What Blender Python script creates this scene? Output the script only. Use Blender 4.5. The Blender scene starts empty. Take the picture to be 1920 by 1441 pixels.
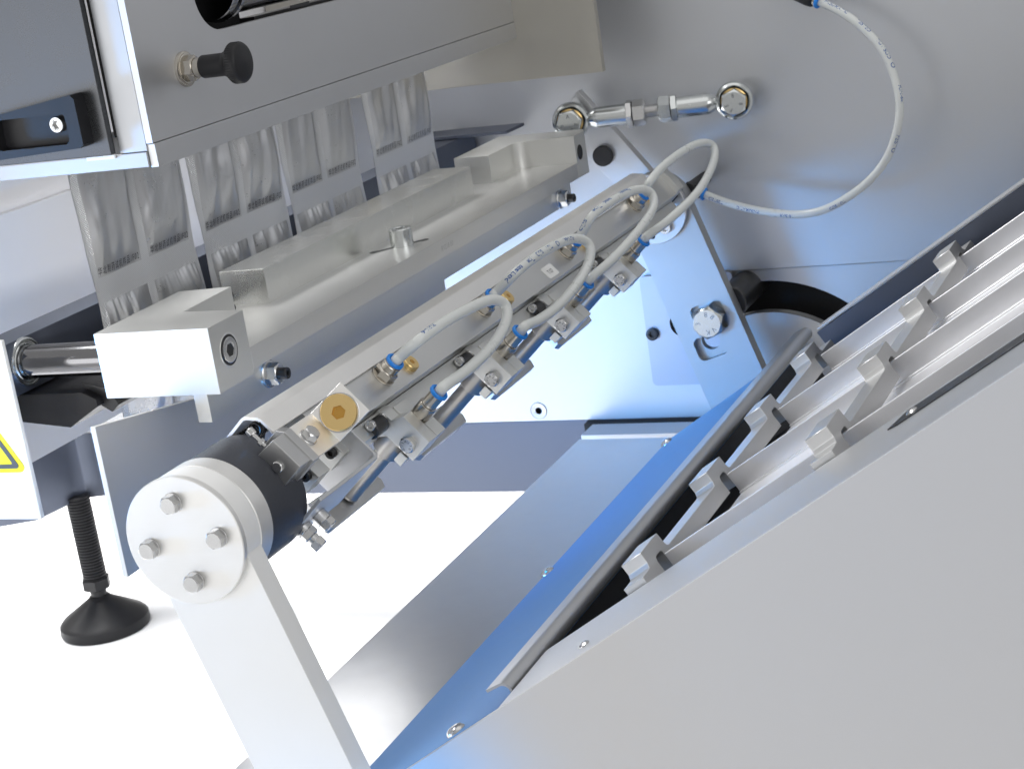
import bpy, bmesh, math, random
from mathutils import Vector, Matrix, noise
random.seed(4)
K = 0.001                                   # everything below is written in millimetres
SC = bpy.context.scene
COL = SC.collection
R = math.radians

# ------------------------------------------------------------------ camera
RX = Vector((0.9164897381742114, 0.37189394192063874, -0.14744984158721086))
RY = Vector((-0.03239219667226384, -0.2983780391888622, -0.9538979459693556))
RZ = Vector((-0.3987446619280443, 0.87901390301436, -0.2614139493052179))
CAM = Vector((494.857, -743.803, 186.927))
cam = bpy.data.cameras.new('camera')
cam.sensor_width = 36.0
cam.lens = 3440.83 / 1920 * 36.0
cam.clip_start = 0.02
cam.clip_end = 100
co = bpy.data.objects.new('camera', cam)
COL.objects.link(co)
m = Matrix((RX, -RY, -RZ)).transposed().to_4x4()
m.translation = CAM * K
co.matrix_world = m
cam.dof.use_dof = True
cam.dof.focus_distance = 0.95
cam.dof.aperture_fstop = 40
SC.camera = co

# ------------------------------------------------------------------ studio light
SC.view_settings.view_transform = 'Standard'
SC.view_settings.look = 'None'
SC.view_settings.exposure = 0.0
SC.view_settings.gamma = 1.0
w = bpy.data.worlds.new('World')
SC.world = w
w.use_nodes = True
bg = w.node_tree.nodes['Background']
bg.inputs[0].default_value = (1.0, 0.995, 0.985, 1)
bg.inputs[1].default_value = 0.55


def area(name, loc, target, sx, sy, radiance, col=(1, 1, 1), spread=180):
    l = bpy.data.lights.new(name, 'AREA')
    l.shape = 'RECTANGLE'
    l.size, l.size_y = sx * K, sy * K
    l.energy = radiance * math.pi * sx * sy * K * K
    l.color = col
    l.spread = R(spread)
    o = bpy.data.objects.new(name, l)
    COL.objects.link(o)
    o.location = Vector(loc) * K
    d = (Vector(target) - Vector(loc)).normalized()
    o.rotation_euler = d.to_track_quat('-Z', 'Y').to_euler()
    return o


area('key_softbox', (-1150, -1500, -30), (0, 250, -60), 1500, 800, 2.2)
area('top_softbox', (250, 100, 950), (150, 250, 0), 1000, 900, 0.5)
area('fill_softbox', (1500, -600, 550), (0, 300, 0), 1000, 900, 2.0)
area('blue_gel_lamp', (-560, -200, -205), (130, 640, -240), 260, 160, 2.6, (0.0, 0.36, 1.0), 38)
area('added_blue_inner_fill', (-92, 250, -78), (0, 430, -256), 60, 40, 10.0, (0.0, 0.36, 1.0), 110)  # added unseen behind the shroud plate to tint sheet and beam blue
area('added_sheet_fill', (-150, 280, -120), (0, 20, -257), 110, 50, 1.1, (1, 1, 1), 90)  # added out of view behind the shroud plate to brighten the near base sheet
area('blue_rim_lamp', (-1000, -380, -120), (-150, 0, 30), 200, 200, 5.0, (0.1, 0.42, 1.0), 36)
area('added_blue_low_fill', (230, -230, -430), (95, -59, -245), 80, 60, 8.0, (0.0, 0.36, 1.0), 30)  # added out of view for the blue glow low on the side cover
area('added_cavity_fill', (200, -900, 75), (-250, 340, 0), 110, 60, 3.4, (1, 1, 1), 15)  # added narrow fill that brightens the inner side wall past the jaw
area('floor_lamp', (-1150, 750, 950), (-600, 650, -470), 1500, 1500, 3.5, (1, 1, 1), 56)

# ------------------------------------------------------------------ materials
MATS = {}


def nodes(name):
    m = bpy.data.materials.new(name)
    m.use_nodes = True
    nt = m.node_tree
    return m, nt, nt.nodes['Principled BSDF'], nt.nodes.new, nt.links.new


def mat(name, col, metal=0.0, rough=0.4, grain=None, gscale=400.0, gstr=0.15, rvar=0.1, bump=0.0,
        coat=0.0, spec=0.5, trans=0.0, sss=0.0, cvar=0.06, mott=60.0):
    """principled surface with noise in roughness, colour and relief; grain = stretch vector for brushed metal"""
    m, nt, b, N, L = nodes(name)
    b.inputs['Metallic'].default_value = metal
    b.inputs['Specular IOR Level'].default_value = spec
    b.inputs['Coat Weight'].default_value = coat
    b.inputs['Transmission Weight'].default_value = trans
    if sss:
        b.inputs['Subsurface Weight'].default_value = sss
        b.inputs['Subsurface Radius'].default_value = (0.002, 0.002, 0.002)
    tc = N('ShaderNodeTexCoord')
    mp = N('ShaderNodeMapping')
    mp.inputs['Scale'].default_value = grain if grain else (1, 1, 1)
    L(tc.outputs['Object'], mp.inputs['Vector'])
    n1 = N('ShaderNodeTexNoise')
    n1.inputs['Scale'].default_value = gscale
    n1.inputs['Detail'].default_value = 4
    L(mp.outputs['Vector'], n1.inputs['Vector'])
    n2 = N('ShaderNodeTexNoise')
    n2.inputs['Scale'].default_value = mott
    n2.inputs['Detail'].default_value = 5
    L(tc.outputs['Object'], n2.inputs['Vector'])
    mx = N('ShaderNodeMix')
    mx.data_type = 'RGBA'
    mx.inputs[6].default_value = (*[c * (1 - cvar) for c in col], 1)
    mx.inputs[7].default_value = (*[min(1, c * (1 + cvar)) for c in col], 1)
    ad = N('ShaderNodeMath')
    ad.operation = 'ADD'
    L(n1.outputs[0], ad.inputs[0])
    L(n2.outputs[0], ad.inputs[1])
    hf = N('ShaderNodeMath')
    hf.operation = 'MULTIPLY'
    hf.inputs[1].default_value = 0.5
    L(ad.outputs[0], hf.inputs[0])
    L(hf.outputs[0], mx.inputs[0])
    L(mx.outputs[2], b.inputs['Base Color'])
    rm = N('ShaderNodeMapRange')
    rm.inputs[1].default_value = 0.3
    rm.inputs[2].default_value = 0.7
    rm.inputs[3].default_value = max(0.02, rough - rvar)
    rm.inputs[4].default_value = min(1, rough + rvar)
    L(hf.outputs[0], rm.inputs[0])
    L(rm.outputs[0], b.inputs['Roughness'])
    if bump:
        bp = N('ShaderNodeBump')
        bp.inputs['Strength'].default_value = gstr
        bp.inputs['Distance'].default_value = bump * K
        L(n1.outputs[0], bp.inputs['Height'])
        L(bp.outputs[0], b.inputs['Normal'])
    MATS[name] = m
    return m


ALU = mat('anodised_aluminium', (0.7, 0.7, 0.68), 0.93, 0.42, gscale=3500, bump=0.015, gstr=0.15, rvar=0.03, cvar=0.02)
ALUMIR = mat('milled_aluminium', (0.76, 0.76, 0.73), 0.97, 0.26, grain=(1, 12, 1), gscale=1500, bump=0.004, gstr=0.06, rvar=0.03, cvar=0.02)
BASESH = mat('brushed_base_sheet', (0.66, 0.66, 0.66), 0.95, 0.34, grain=(1, 30, 30), gscale=130, bump=0.02, gstr=0.35, rvar=0.07, cvar=0.12)
BEAD = mat('bead_blasted_steel', (0.56, 0.57, 0.59), 0.85, 0.46, gscale=3500, bump=0.03, gstr=0.2, rvar=0.03, cvar=0.03)
SATIN = mat('satin_steel', (0.58, 0.585, 0.6), 0.9, 0.42, gscale=3000, bump=0.015, gstr=0.15, rvar=0.02, cvar=0.03)
DARKST = mat('dark_steel', (0.12, 0.135, 0.175), 0.8, 0.44, gscale=3000, bump=0.015, gstr=0.15, rvar=0.02, cvar=0.03)
RAILALU = mat('satin_rail_aluminium', (0.7, 0.7, 0.69), 0.95, 0.36, grain=(30, 2, 30), gscale=200, bump=0.006, gstr=0.12, rvar=0.03, cvar=0.03)
COVERPL = mat('lavender_cover_steel', (0.42, 0.44, 0.5), 0.85, 0.4, gscale=3000, bump=0.01, gstr=0.1, rvar=0.02, cvar=0.02)
ARMM = mat('blasted_arm_steel', (0.44, 0.45, 0.46), 0.85, 0.46, gscale=3500, bump=0.03, gstr=0.2, rvar=0.03, cvar=0.03)
LEDGE = mat('satin_ledge_aluminium', (0.7, 0.7, 0.69), 0.95, 0.33, grain=(1, 12, 1), gscale=1500, bump=0.004, gstr=0.06, rvar=0.03, cvar=0.02)
FRAMEM = mat('satin_frame_steel', (0.4, 0.41, 0.43), 0.9, 0.4, gscale=3000, bump=0.015, gstr=0.15, rvar=0.03, cvar=0.03)
SHROUD = mat('slate_shroud_steel', (0.7, 0.69, 0.68), 0.75, 0.5, gscale=3000, bump=0.01, gstr=0.1, rvar=0.02, cvar=0.02)
BEIGE = mat('warm_steel', (0.5, 0.48, 0.43), 0.9, 0.42, gscale=3000, bump=0.015, gstr=0.15, rvar=0.02, cvar=0.03)
TINTED = mat('tinted_door', (0.085, 0.088, 0.094), 0.9, 0.28, gscale=3500, bump=0.02, gstr=0.2, rvar=0.03, cvar=0.05)
LILAC = mat('light_grey_coating', (0.84, 0.84, 0.86), 0.0, 0.45, gscale=3000, rvar=0.03, cvar=0.02)
BRUSHX = mat('brushed_steel', (0.58, 0.58, 0.58), 1.0, 0.34, grain=(1, 30, 30), gscale=150, bump=0.015, gstr=0.25, rvar=0.05)
BRUSHY = mat('brushed_rail_steel', (0.9, 0.89, 0.87), 0.9, 0.42, grain=(30, 3, 30), gscale=150, bump=0.012, gstr=0.2, rvar=0.05, cvar=0.03)
PANEL = mat('painted_panel', (0.53, 0.53, 0.54), 0.3, 0.5, gscale=3000, bump=0.012, gstr=0.1, rvar=0.07, cvar=0.025, mott=9)
BLUESHEET = mat('blue_apron_sheet', (0.1, 0.28, 0.58), 0.0, 0.5, gscale=2000, rvar=0.02, cvar=0.015, spec=0.25)  # even blue base colour for the chute apron
WHITEALU = mat('white_anodised', (0.8, 0.8, 0.79), 0.4, 0.42, gscale=2500, bump=0.015, gstr=0.15, rvar=0.04, cvar=0.02)
DISCM = mat('satin_disc', (0.74, 0.735, 0.72), 0.75, 0.38, grain=(1, 30, 30), gscale=160, bump=0.02, gstr=0.35, rvar=0.07, cvar=0.06)
ZINC = mat('zinc_plated', (0.62, 0.64, 0.64), 1.0, 0.24, gscale=1500, bump=0.01, gstr=0.15, rvar=0.05, mott=250)
INOX = mat('stainless_bolt', (0.6, 0.6, 0.6), 1.0, 0.24, gscale=2500, bump=0.006, gstr=0.12, rvar=0.05)
NICKEL = mat('nickel_plated', (0.5, 0.47, 0.42), 1.0, 0.22, gscale=2500, bump=0.004, gstr=0.1, rvar=0.04)
BRASS = mat('brass', (0.8, 0.58, 0.26), 1.0, 0.3, gscale=4000, bump=0.003, gstr=0.08, rvar=0.03, cvar=0.02, mott=200)
CHROME = mat('ground_shaft', (0.24, 0.24, 0.25), 1.0, 0.12, grain=(1, 40, 40), gscale=120, rvar=0.03)
RODM = mat('hard_anodised_rod', (0.46, 0.445, 0.43), 0.95, 0.34, gscale=2500, rvar=0.03)
BLACK = mat('black_plastic', (0.009, 0.009, 0.011), 0.0, 0.45, gscale=1800, bump=0.02, gstr=0.2, spec=0.35)
BLACKOX = mat('black_oxide', (0.05, 0.05, 0.052), 0.8, 0.35, gscale=900)
RUBBER = mat('rubber', (0.012, 0.012, 0.014), 0.0, 0.6, gscale=900)
DRUM = mat('grey_drum', (0.035, 0.038, 0.048), 0.2, 0.4, gscale=900)
DARKIN = mat('interior_shade', (0.006, 0.006, 0.007), 0.0, 0.7, gscale=900)  # near-black painted in for the shade inside slots, holes and recesses
BLUEPL = mat('blue_release_ring', (0.01, 0.22, 0.72), 0.0, 0.35, gscale=900, spec=0.5)
HOSE = mat('hose_polyurethane', (0.62, 0.64, 0.63), 0.0, 0.3, gscale=300, coat=0.3, sss=0.25, rvar=0.05, cvar=0.03)
INK = mat('blue_ink', (0.012, 0.08, 0.3), 0.0, 0.5)
INKB = mat('black_ink', (0.06, 0.06, 0.07), 0.0, 0.6)
GREY_INK = mat('engraving', (0.5, 0.5, 0.48), 0.3, 0.6)
MARK = mat('stamped_marking', (0.2, 0.21, 0.22), 0.9, 0.4)
WHITEST = mat('white_label', (0.85, 0.85, 0.84), 0.0, 0.4)
YELLOW = mat('yellow_label', (0.78, 0.7, 0.01), 0.0, 0.35)
SYMB = mat('grey_print', (0.07, 0.08, 0.09), 0.0, 0.4)
FLOORM = mat('white_paper', (0.95, 0.95, 0.95), 0.0, 0.8, cvar=0.005)
FOIL = mat('pouch_foil', (0.64, 0.645, 0.66), 0.9, 0.3, gscale=900, bump=0.03, gstr=0.15, rvar=0.04, cvar=0.03)
FLIGHT = mat('pusher_aluminium', (0.58, 0.58, 0.58), 0.88, 0.38, gscale=3000, bump=0.03, gstr=0.3, rvar=0.05)
RAILM = mat('polished_guide', (0.82, 0.82, 0.84), 0.7, 0.34, gscale=2500, bump=0.004, gstr=0.1, rvar=0.03, cvar=0.02)


def knurled():
    m, nt, b, N, L = nodes('knurled_foil')
    b.inputs['Base Color'].default_value = (0.74, 0.75, 0.765, 1)
    b.inputs['Metallic'].default_value = 0.85
    b.inputs['Roughness'].default_value = 0.33
    tc = N('ShaderNodeTexCoord')
    prev = None
    for a in (45, -45):
        mp = N('ShaderNodeMapping')
        mp.inputs['Rotation'].default_value = (R(a), 0, 0)
        L(tc.outputs['Object'], mp.inputs['Vector'])
        wv = N('ShaderNodeTexWave')
        wv.bands_direction = 'Y'
        wv.inputs['Scale'].default_value = 330
        L(mp.outputs['Vector'], wv.inputs['Vector'])
        if prev:
            mu = N('ShaderNodeMath')
            mu.operation = 'MULTIPLY'
            L(prev.outputs['Fac'], mu.inputs[0])
            L(wv.outputs['Fac'], mu.inputs[1])
            bp = N('ShaderNodeBump')
            bp.inputs['Strength'].default_value = 0.9
            bp.inputs['Distance'].default_value = 0.0004
            L(mu.outputs[0], bp.inputs['Height'])
            L(bp.outputs[0], b.inputs['Normal'])
        prev = wv
    MATS['knurled_foil'] = m
    return m


KNURL = knurled()


# ------------------------------------------------------------------ frames and mesh helpers
class F:
    def __init__(s, o=(0, 0, 0), ex=(1, 0, 0), ey=(0, 1, 0), ez=(0, 0, 1)):
        s.o, s.ex, s.ey, s.ez = Vector(o), Vector(ex), Vector(ey), Vector(ez)

    def __call__(s, x, y, z):
        return s.o + s.ex * x + s.ey * y + s.ez * z

    def at(s, x, y, z):
        return F(s(x, y, z), s.ex, s.ey, s.ez)


WF = F()
c48, s48 = math.cos(R(48)), math.sin(R(48))
TF = F((0, 0, 0), (c48, 0, -s48), (0, 1, 0), (s48, 0, c48))          # gripper bar frame: s, y, n
dl = math.hypot(0.844, 0.536)
DX, DZ = 0.844 / dl, 0.536 / dl
GF = F((0, 0, 0), (DX, 0, DZ), (0, 1, 0), (-DZ, 0, DX))              # conveyor frame: d, y, t


def axis_frame(o, d, up=(0, 0, 1)):
    ez = Vector(d).normalized()
    u = Vector(up)
    if abs(ez.dot(u)) > 0.95:
        u = Vector((0, 1, 0))
    ex = u.cross(ez).normalized()
    return F(o, ex, ez.cross(ex), ez)


class MB:
    def __init__(s):
        s.bm = bmesh.new()

    def add(s, tmp, bev=0.0, seg=2):
        if bev:
            tmp.normal_update()
            ed = [e for e in tmp.edges if len(e.link_faces) == 2 and e.calc_face_angle(0) > 0.5]
            bmesh.ops.bevel(tmp, geom=ed, offset=bev, segments=seg, affect='EDGES', clamp_overlap=True, profile=0.5)
        me = bpy.data.meshes.new('tmp')
        tmp.to_mesh(me)
        tmp.free()
        s.bm.from_mesh(me)
        bpy.data.meshes.remove(me)
        return s

    def prism(s, fr, pts, ax, a0, a1, bev=0.0, seg=2):
        def P(p, a):
            return fr(a, p[0], p[1]) if ax == 'x' else fr(p[0], a, p[1]) if ax == 'y' else fr(p[0], p[1], a)
        b = bmesh.new()
        lo = [b.verts.new(P(p, a0)) for p in pts]
        hi = [b.verts.new(P(p, a1)) for p in pts]
        n = len(pts)
        b.faces.new(lo)
        b.faces.new(hi[::-1])
        for i in range(n):
            b.faces.new((lo[i], hi[i], hi[(i + 1) % n], lo[(i + 1) % n]))
        bmesh.ops.recalc_face_normals(b, faces=b.faces)
        return s.add(b, bev, seg)

    def box(s, fr, x0, x1, y0, y1, z0, z1, bev=0.0, seg=2):
        return s.prism(fr, [(x0, y0), (x1, y0), (x1, y1), (x0, y1)], 'z', z0, z1, bev, seg)

    def holed(s, fr, outer, holes, ax, a0, a1):
        """prism with holes through it"""
        def P(p, a):
            return fr(a, p[0], p[1]) if ax == 'x' else fr(p[0], a, p[1]) if ax == 'y' else fr(p[0], p[1], a)
        b = bmesh.new()
        lo, hi = [], []
        for a, store in ((a0, lo), (a1, hi)):
            ed = []
            for lp in [outer] + holes:
                vs = [b.verts.new(P(p, a)) for p in lp]
                store.append(vs)
                ed += [b.edges.new((vs[i], vs[(i + 1) % len(vs)])) for i in range(len(vs))]
            bmesh.ops.triangle_fill(b, use_beauty=True, use_dissolve=False, edges=ed)
        for l, h in zip(lo, hi):
            n = len(l)
            for i in range(n):
                b.faces.new((l[i], h[i], h[(i + 1) % n], l[(i + 1) % n]))
        bmesh.ops.recalc_face_normals(b, faces=b.faces)
        return s.add(b)

    def lathe(s, fr, prof, seg=40, cap=True):
        """prof: (radius, height along ez)"""
        b = bmesh.new()
        rings = []
        for r, h in prof:
            rings.append([b.verts.new(fr(r * math.cos(2 * math.pi * i / seg), r * math.sin(2 * math.pi * i / seg), h)) for i in range(seg)])
        for a, c in zip(rings, rings[1:]):
            for i in range(seg):
                b.faces.new((a[i], a[(i + 1) % seg], c[(i + 1) % seg], c[i]))
        if cap:
            b.faces.new(rings[0][::-1])
            b.faces.new(rings[-1])
        bmesh.ops.recalc_face_normals(b, faces=b.faces)
        return s.add(b)

    def cyl(s, fr, r, h0, h1, seg=40, ch=0.3):
        return s.lathe(fr, [(r - ch, h0), (r, h0 + ch), (r, h1 - ch), (r - ch, h1)], seg)

    def hexhead(s, fr, af, h0, h1, rot=0.0):
        """hexagon head or nut, chamfered on top"""
        a = af / 2
        rc = a / math.cos(R(30))
        b = bmesh.new()

        def ring(rs, hs):
            out = []
            for i in range(12):
                t = R(30 * i + rot)
                k = i % 2
                out.append(b.verts.new(fr(rs[k] * math.cos(t), rs[k] * math.sin(t), hs[k])))
            return out
        H = h1 - h0
        A = ring((rc, a), (h0, h0))
        Bq = ring((rc, a), (h1 - 0.16 * H, h1 - 0.05 * H))
        C = ring((a * 0.95, a * 0.95), (h1, h1))
        for p, q in ((A, Bq), (Bq, C)):
            for i in range(12):
                b.faces.new((p[i], p[(i + 1) % 12], q[(i + 1) % 12], q[i]))
        b.faces.new(A[::-1])
        b.faces.new(C)
        bmesh.ops.recalc_face_normals(b, faces=b.faces)
        return s.add(b)

    def socket(s, fr, r, h, hexaf, depth, seg=32, rot=0.0):
        """socket cap head: knurl-less cylinder with an open hexagon recess"""
        cir = lambda q: [(q * math.cos(2 * math.pi * i / seg), q * math.sin(2 * math.pi * i / seg)) for i in range(seg)]
        rc = hexaf / 2 / math.cos(R(30))
        hx = [(rc * math.cos(R(60 * i + rot)), rc * math.sin(R(60 * i + rot))) for i in range(6)]
        s.lathe(fr, [(r, 0), (r, h - depth)], seg)
        s.holed(fr, cir(r), [hx], 'z', h - depth, h - 0.08 * h)
        s.lathe(fr, [(r, h - 0.08 * h), (r * 0.93, h), (rc * 1.12, h), (rc * 1.02, h - 0.07 * h)], seg, cap=False)
        return s

    def tube(s, pts, r, seg=14, closed_caps=True):
        b = bmesh.new()
        rings = []
        n = len(pts)
        pn = None
        for i in range(n):
            t = (pts[min(i + 1, n - 1)] - pts[max(i - 1, 0)]).normalized()
            if pn is None:
                pn = t.orthogonal().normalized()
            pn = (pn - t * pn.dot(t)).normalized()
            bn = t.cross(pn)
            rings.append([b.verts.new(pts[i] + pn * (r * math.cos(2 * math.pi * j / seg)) + bn * (r * math.sin(2 * math.pi * j / seg))) for j in range(seg)])
        for a, c in zip(rings, rings[1:]):
            for j in range(seg):
                b.faces.new((a[j], a[(j + 1) % seg], c[(j + 1) % seg], c[j]))
        b.faces.new(rings[0][::-1])
        b.faces.new(rings[-1])
        bmesh.ops.recalc_face_normals(b, faces=b.faces)
        return s.add(b)


def spline(pts, per=10):
    P = [Vector(p) for p in pts]
    P = [P[0] * 2 - P[1]] + P + [P[-1] * 2 - P[-2]]
    out = []
    for i in range(1, len(P) - 2):
        p0, p1, p2, p3 = P[i - 1:i + 3]
        for k in range(per):
            t = k / per
            out.append(0.5 * ((2 * p1) + (p2 - p0) * t + (2 * p0 - 5 * p1 + 4 * p2 - p3) * t * t + (3 * p1 - p0 - 3 * p2 + p3) * t ** 3))
    out.append(P[-2])
    for _ in range(3):
        out = [out[0]] + [(out[i - 1] + out[i] * 2 + out[i + 1]) / 4 for i in range(1, len(out) - 1)] + [out[-1]]
    return out


ORG = {}


def setp(o, label=None, cat=None, group=None, kind=None):
    if label:
        o['label'] = label
    if cat:
        o['category'] = cat
    if group:
        o['group'] = group
    if kind:
        o['kind'] = kind


def thing(name, label, cat, org, group=None):
    o = bpy.data.objects.new(name, None)
    o.empty_display_size = 0.01
    COL.objects.link(o)
    o.location = Vector(org) * K
    ORG[o.name] = Vector(org)
    setp(o, label, cat, group)
    return o


def build(name, mb, material, parent=None, label=None, kind=None, smooth=35):
    bm = mb.bm
    if parent:
        org = ORG[parent.name]
    else:
        xs = [v.co for v in bm.verts]
        org = Vector(((min(c.x for c in xs) + max(c.x for c in xs)) / 2, (min(c.y for c in xs) + max(c.y for c in xs)) / 2, min(c.z for c in xs)))
    for v in bm.verts:
        v.co = (v.co - org) * K
    me = bpy.data.meshes.new(name)
    bm.to_mesh(me)
    bm.free()
    for p in me.polygons:
        p.use_smooth = True
    me.set_sharp_from_angle(angle=R(smooth))
    me.materials.append(material)
    o = bpy.data.objects.new(name, me)
    COL.objects.link(o)
    if smooth == 35 and len(me.polygons) > 12:
        wn = o.modifiers.new('flat_faces', 'WEIGHTED_NORMAL')
        wn.keep_sharp = True
        wn.weight = 100
    if parent:
        o.parent = parent
    else:
        o.location = org * K
    ORG[o.name] = org
    setp(o, label, None, None, kind)
    return o


def single(name, mb, material, label, cat, group=None, kind=None):
    o = build(name, mb, material)
    setp(o, label, cat, group, kind)
    return o


def dup(root, off, label):
    def cp(o, par):
        c = o.copy()
        COL.objects.link(c)
        if par:
            c.parent = par
        for ch in list(o.children):
            cp(ch, c)
        return c
    kids = root
    r = cp(root, None)
    r.location = root.location + Vector(off) * K
    r['label'] = label
    return r


_tc = {}


def text_tris(body, size, sp=1.0, bold=0.0):
    """flat text as (verts 2d, faces); left-aligned at 0, baseline 0"""
    key = (body, size, sp, bold)
    if key not in _tc:
        cu = bpy.data.curves.new('t', 'FONT')
        cu.body = body
        cu.size = size
        cu.space_character = sp
        cu.offset = bold
        cu.resolution_u = 3
        o = bpy.data.objects.new('t', cu)
        COL.objects.link(o)
        bpy.context.view_layer.update()
        me = o.evaluated_get(bpy.context.evaluated_depsgraph_get()).to_mesh()
        vs = [v.co.copy() for v in me.vertices]
        fs = [tuple(p.vertices) for p in me.polygons]
        bpy.data.objects.remove(o)
        bpy.data.curves.remove(cu)
        _tc[key] = (vs, fs)
    return _tc[key]


def text_mb(mb, body, size, fn, center=True, sp=1.0, bold=0.0):
    vs, fs = text_tris(body, size, sp, bold)
    if not vs:
        return mb
    cx = (min(v.x for v in vs) + max(v.x for v in vs)) / 2 if center else 0
    cy = (min(v.y for v in vs) + max(v.y for v in vs)) / 2 if center else 0
    b = bmesh.new()
    bv = [b.verts.new(fn(v.x - cx, v.y - cy)) for v in vs]
    for f in fs:
        try:
            b.faces.new([bv[i] for i in f])
        except ValueError:
            pass
    return mb.add(b)


def text_width(body, size, sp=1.0):
    vs, _ = text_tris(body, size, sp)
    return max(v.x for v in vs) - min(v.x for v in vs)


def circ(cx, cy, r, n=32, a0=0, a1=360):
    full = abs(a1 - a0) >= 360
    return [(cx + r * math.cos(R(a0 + (a1 - a0) * i / (n if full else n - 1))), cy + r * math.sin(R(a0 + (a1 - a0) * i / (n if full else n - 1)))) for i in range(n)]


def rrect(x0, x1, y0, y1, r, n=6):
    return circ(x1 - r, y1 - r, r, n, 0, 90) + circ(x0 + r, y1 - r, r, n, 90, 180) + circ(x0 + r, y0 + r, r, n, 180, 270) + circ(x1 - r, y0 + r, r, n, 270, 360)


def hexbolt(parent, pos, d, af, h, material, mark=None, washer=0.0, rot=10, name='hex_bolt', mm=None):
    """hex head bolt with washer and raised marks on its head"""
    fr = axis_frame(pos, d)
    mb = MB()
    z = 0
    if washer:
        mb.cyl(fr, washer, 0, 0.12 * af, 36, 0.15)
        z = 0.12 * af
    mb.hexhead(fr, af, z, z + h, rot)
    o = build(name, mb, material, parent)
    if mark:
        tb = MB()
        n = len(mark)
        for i, ch in enumerate(mark):
            if ch == ' ':
                continue
            a = R(90 - 360 * i / n)
            cx, cy = 0.31 * af * math.cos(a), 0.31 * af * math.sin(a)
            rx, ry = Vector((math.sin(a), -math.cos(a))), Vector((math.cos(a), math.sin(a)))

            def fn(x, y, cx=cx, cy=cy, rx=rx, ry=ry):
                return fr(cx + rx.x * x + ry.x * y, cy + rx.y * x + ry.y * y, z + h + 0.05)
            text_mb(tb, ch, 0.24 * af, fn)
        build('head_marking', tb, mm or GREY_INK, o)
    return o


# ------------------------------------------------------------------ floor
mb = MB()
mb.box(WF, -9000, 9000, -6000, 14000, -470, -456)
o = build('floor', mb, FLOORM)
o['kind'] = 'structure'
o['label'] = 'white studio floor under the machine'

# ------------------------------------------------------------------ back wall, base beam and left frame
t = thing('machine_frame', 'grey bead blasted machine frame wall with curved slot behind the gripper bar', 'machine frame', (100, 640, -323))
mb = MB()
mb.box(WF, -640, 900, 637.5, 650, -136.2, 520, 0.8)
build('upper_wall_plate', mb, BEAD, t)
PV = (98, -258)
arc = circ(PV[0], PV[1], 112, 40, -20, 130) + circ(PV[0], PV[1], 86, 36, 130, -20)
mb = MB()
mb.holed(WF, [(-640, -258), (900, -258), (900, -136.8), (-640, -136.8)], [[p for p in arc if -256 < p[1]]], 'y', 640, 650)
build('lower_wall_plate', mb, BEAD, t)
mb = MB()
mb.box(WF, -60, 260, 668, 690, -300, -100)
build('slot_backing', mb, DARKIN, t, label='black box standing in for the unlit cavity behind the curved slot')
mb = MB()
mb.holed(WF, rrect(-3, 75, -228, -135.2, 4), [circ(29, -176, 11, 28)], 'y', 633, 636.9)
build('cover_plate', mb, COVERPL, t, label='flat cover plate with rounded corner under the swing arm')
mb = MB()
mb.box(WF, 14, 44, 637.3, 638.2, -192, -160)
build('cover_hole', mb, DARKIN, t)
fr = axis_frame((2.5, 633, -183.5), (0, -1, 0))
mb = MB()
mb.socket(fr, 5.2, 3, 4.5, 2.2)
build('socket_screw', mb, BLACKOX, t)
fr = axis_frame((-111.9, 640, -249), (0, -1, 0))
mb = MB()
mb.lathe(fr, [(7.6, 0), (7.6, 0.5), (7.2, 0.7), (6.9, 0.3), (0.5, -0.2)], 40)
build('blind_plug', mb, BEAD, t)

t = thing('base_beam', 'dark blue grey base beam running along the bottom of the frame', 'beam', (-200, 660, -323))
mb = MB()
plan = [(-700, 520), (-640, 560), (-612, 575), (-603, 625), (-596, 636), (-582, 640.6), (900, 640.6), (900, 720), (-700, 720)]
mb.prism(WF, plan, 'z', -323, -258.4, 1.2)
build('beam_body', mb, DARKST, t)
mb = MB()
mb.box(WF, -60, 70, 600, 629, -276, -258.6, 0.5)
build('cross_bar', mb, BEAD, t)
mb = MB()
mb.cyl(axis_frame((-45, 600.2, -270), (0, -1, 0)), 7.5, 0, 0.4, 40, 0.1)
build('bar_plug', mb, BEAD, t)
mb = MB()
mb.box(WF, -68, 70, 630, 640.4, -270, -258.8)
build('recess_shadow_box', mb, DARKIN, t, label='black box standing in for the shade of the recess above the cross bar')  # solid black box put in as the shade of the recess

t = thing('levelling_foot', 'black threaded levelling foot with a round cone pad on the white floor', 'levelling foot', (-602, 628, -456))
prof = []
h = -6
while h < 80:
    prof += [(10.6, h), (11.8, h + 1.0), (11.8, h + 1.5), (10.6, h + 2.5)]
    h += 3.0
fr = axis_frame((-602, 628, -323), (0.0, 0.0, -1))
mb = MB()
mb.lathe(fr, prof, 32)
build('threaded_spindle', mb, BLACK, t)
mb = MB()
mb.hexhead(fr, 25, 80, 91, 0)
mb.cyl(fr, 8, 90, 102, 28, 0.5)
build('lock_nut', mb, BLACK, t)
mb = MB()
mb.lathe(fr, [(9.5, 98), (12, 101), (40, 119), (43.6, 123), (44.2, 130), (43, 133)], 64)
build('foot_pad', mb, BLACK, t)

# left front panel with the warning sign
t = thing('side_guard_panel', 'bluish white side guard panel below the guide rod plate', 'guard panel', (-190, -15, -93.7))
mb = MB()
mb.box(WF, -420, -112.8, -16, -13, -93.7, 3, 0.6)
build('panel_sheet', mb, WHITEALU, t)
t = thing('warning_sign', 'yellow triangular warning sticker with a grey border on the guard panel', 'sticker', (-132, -16.3, -67.5))


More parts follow.
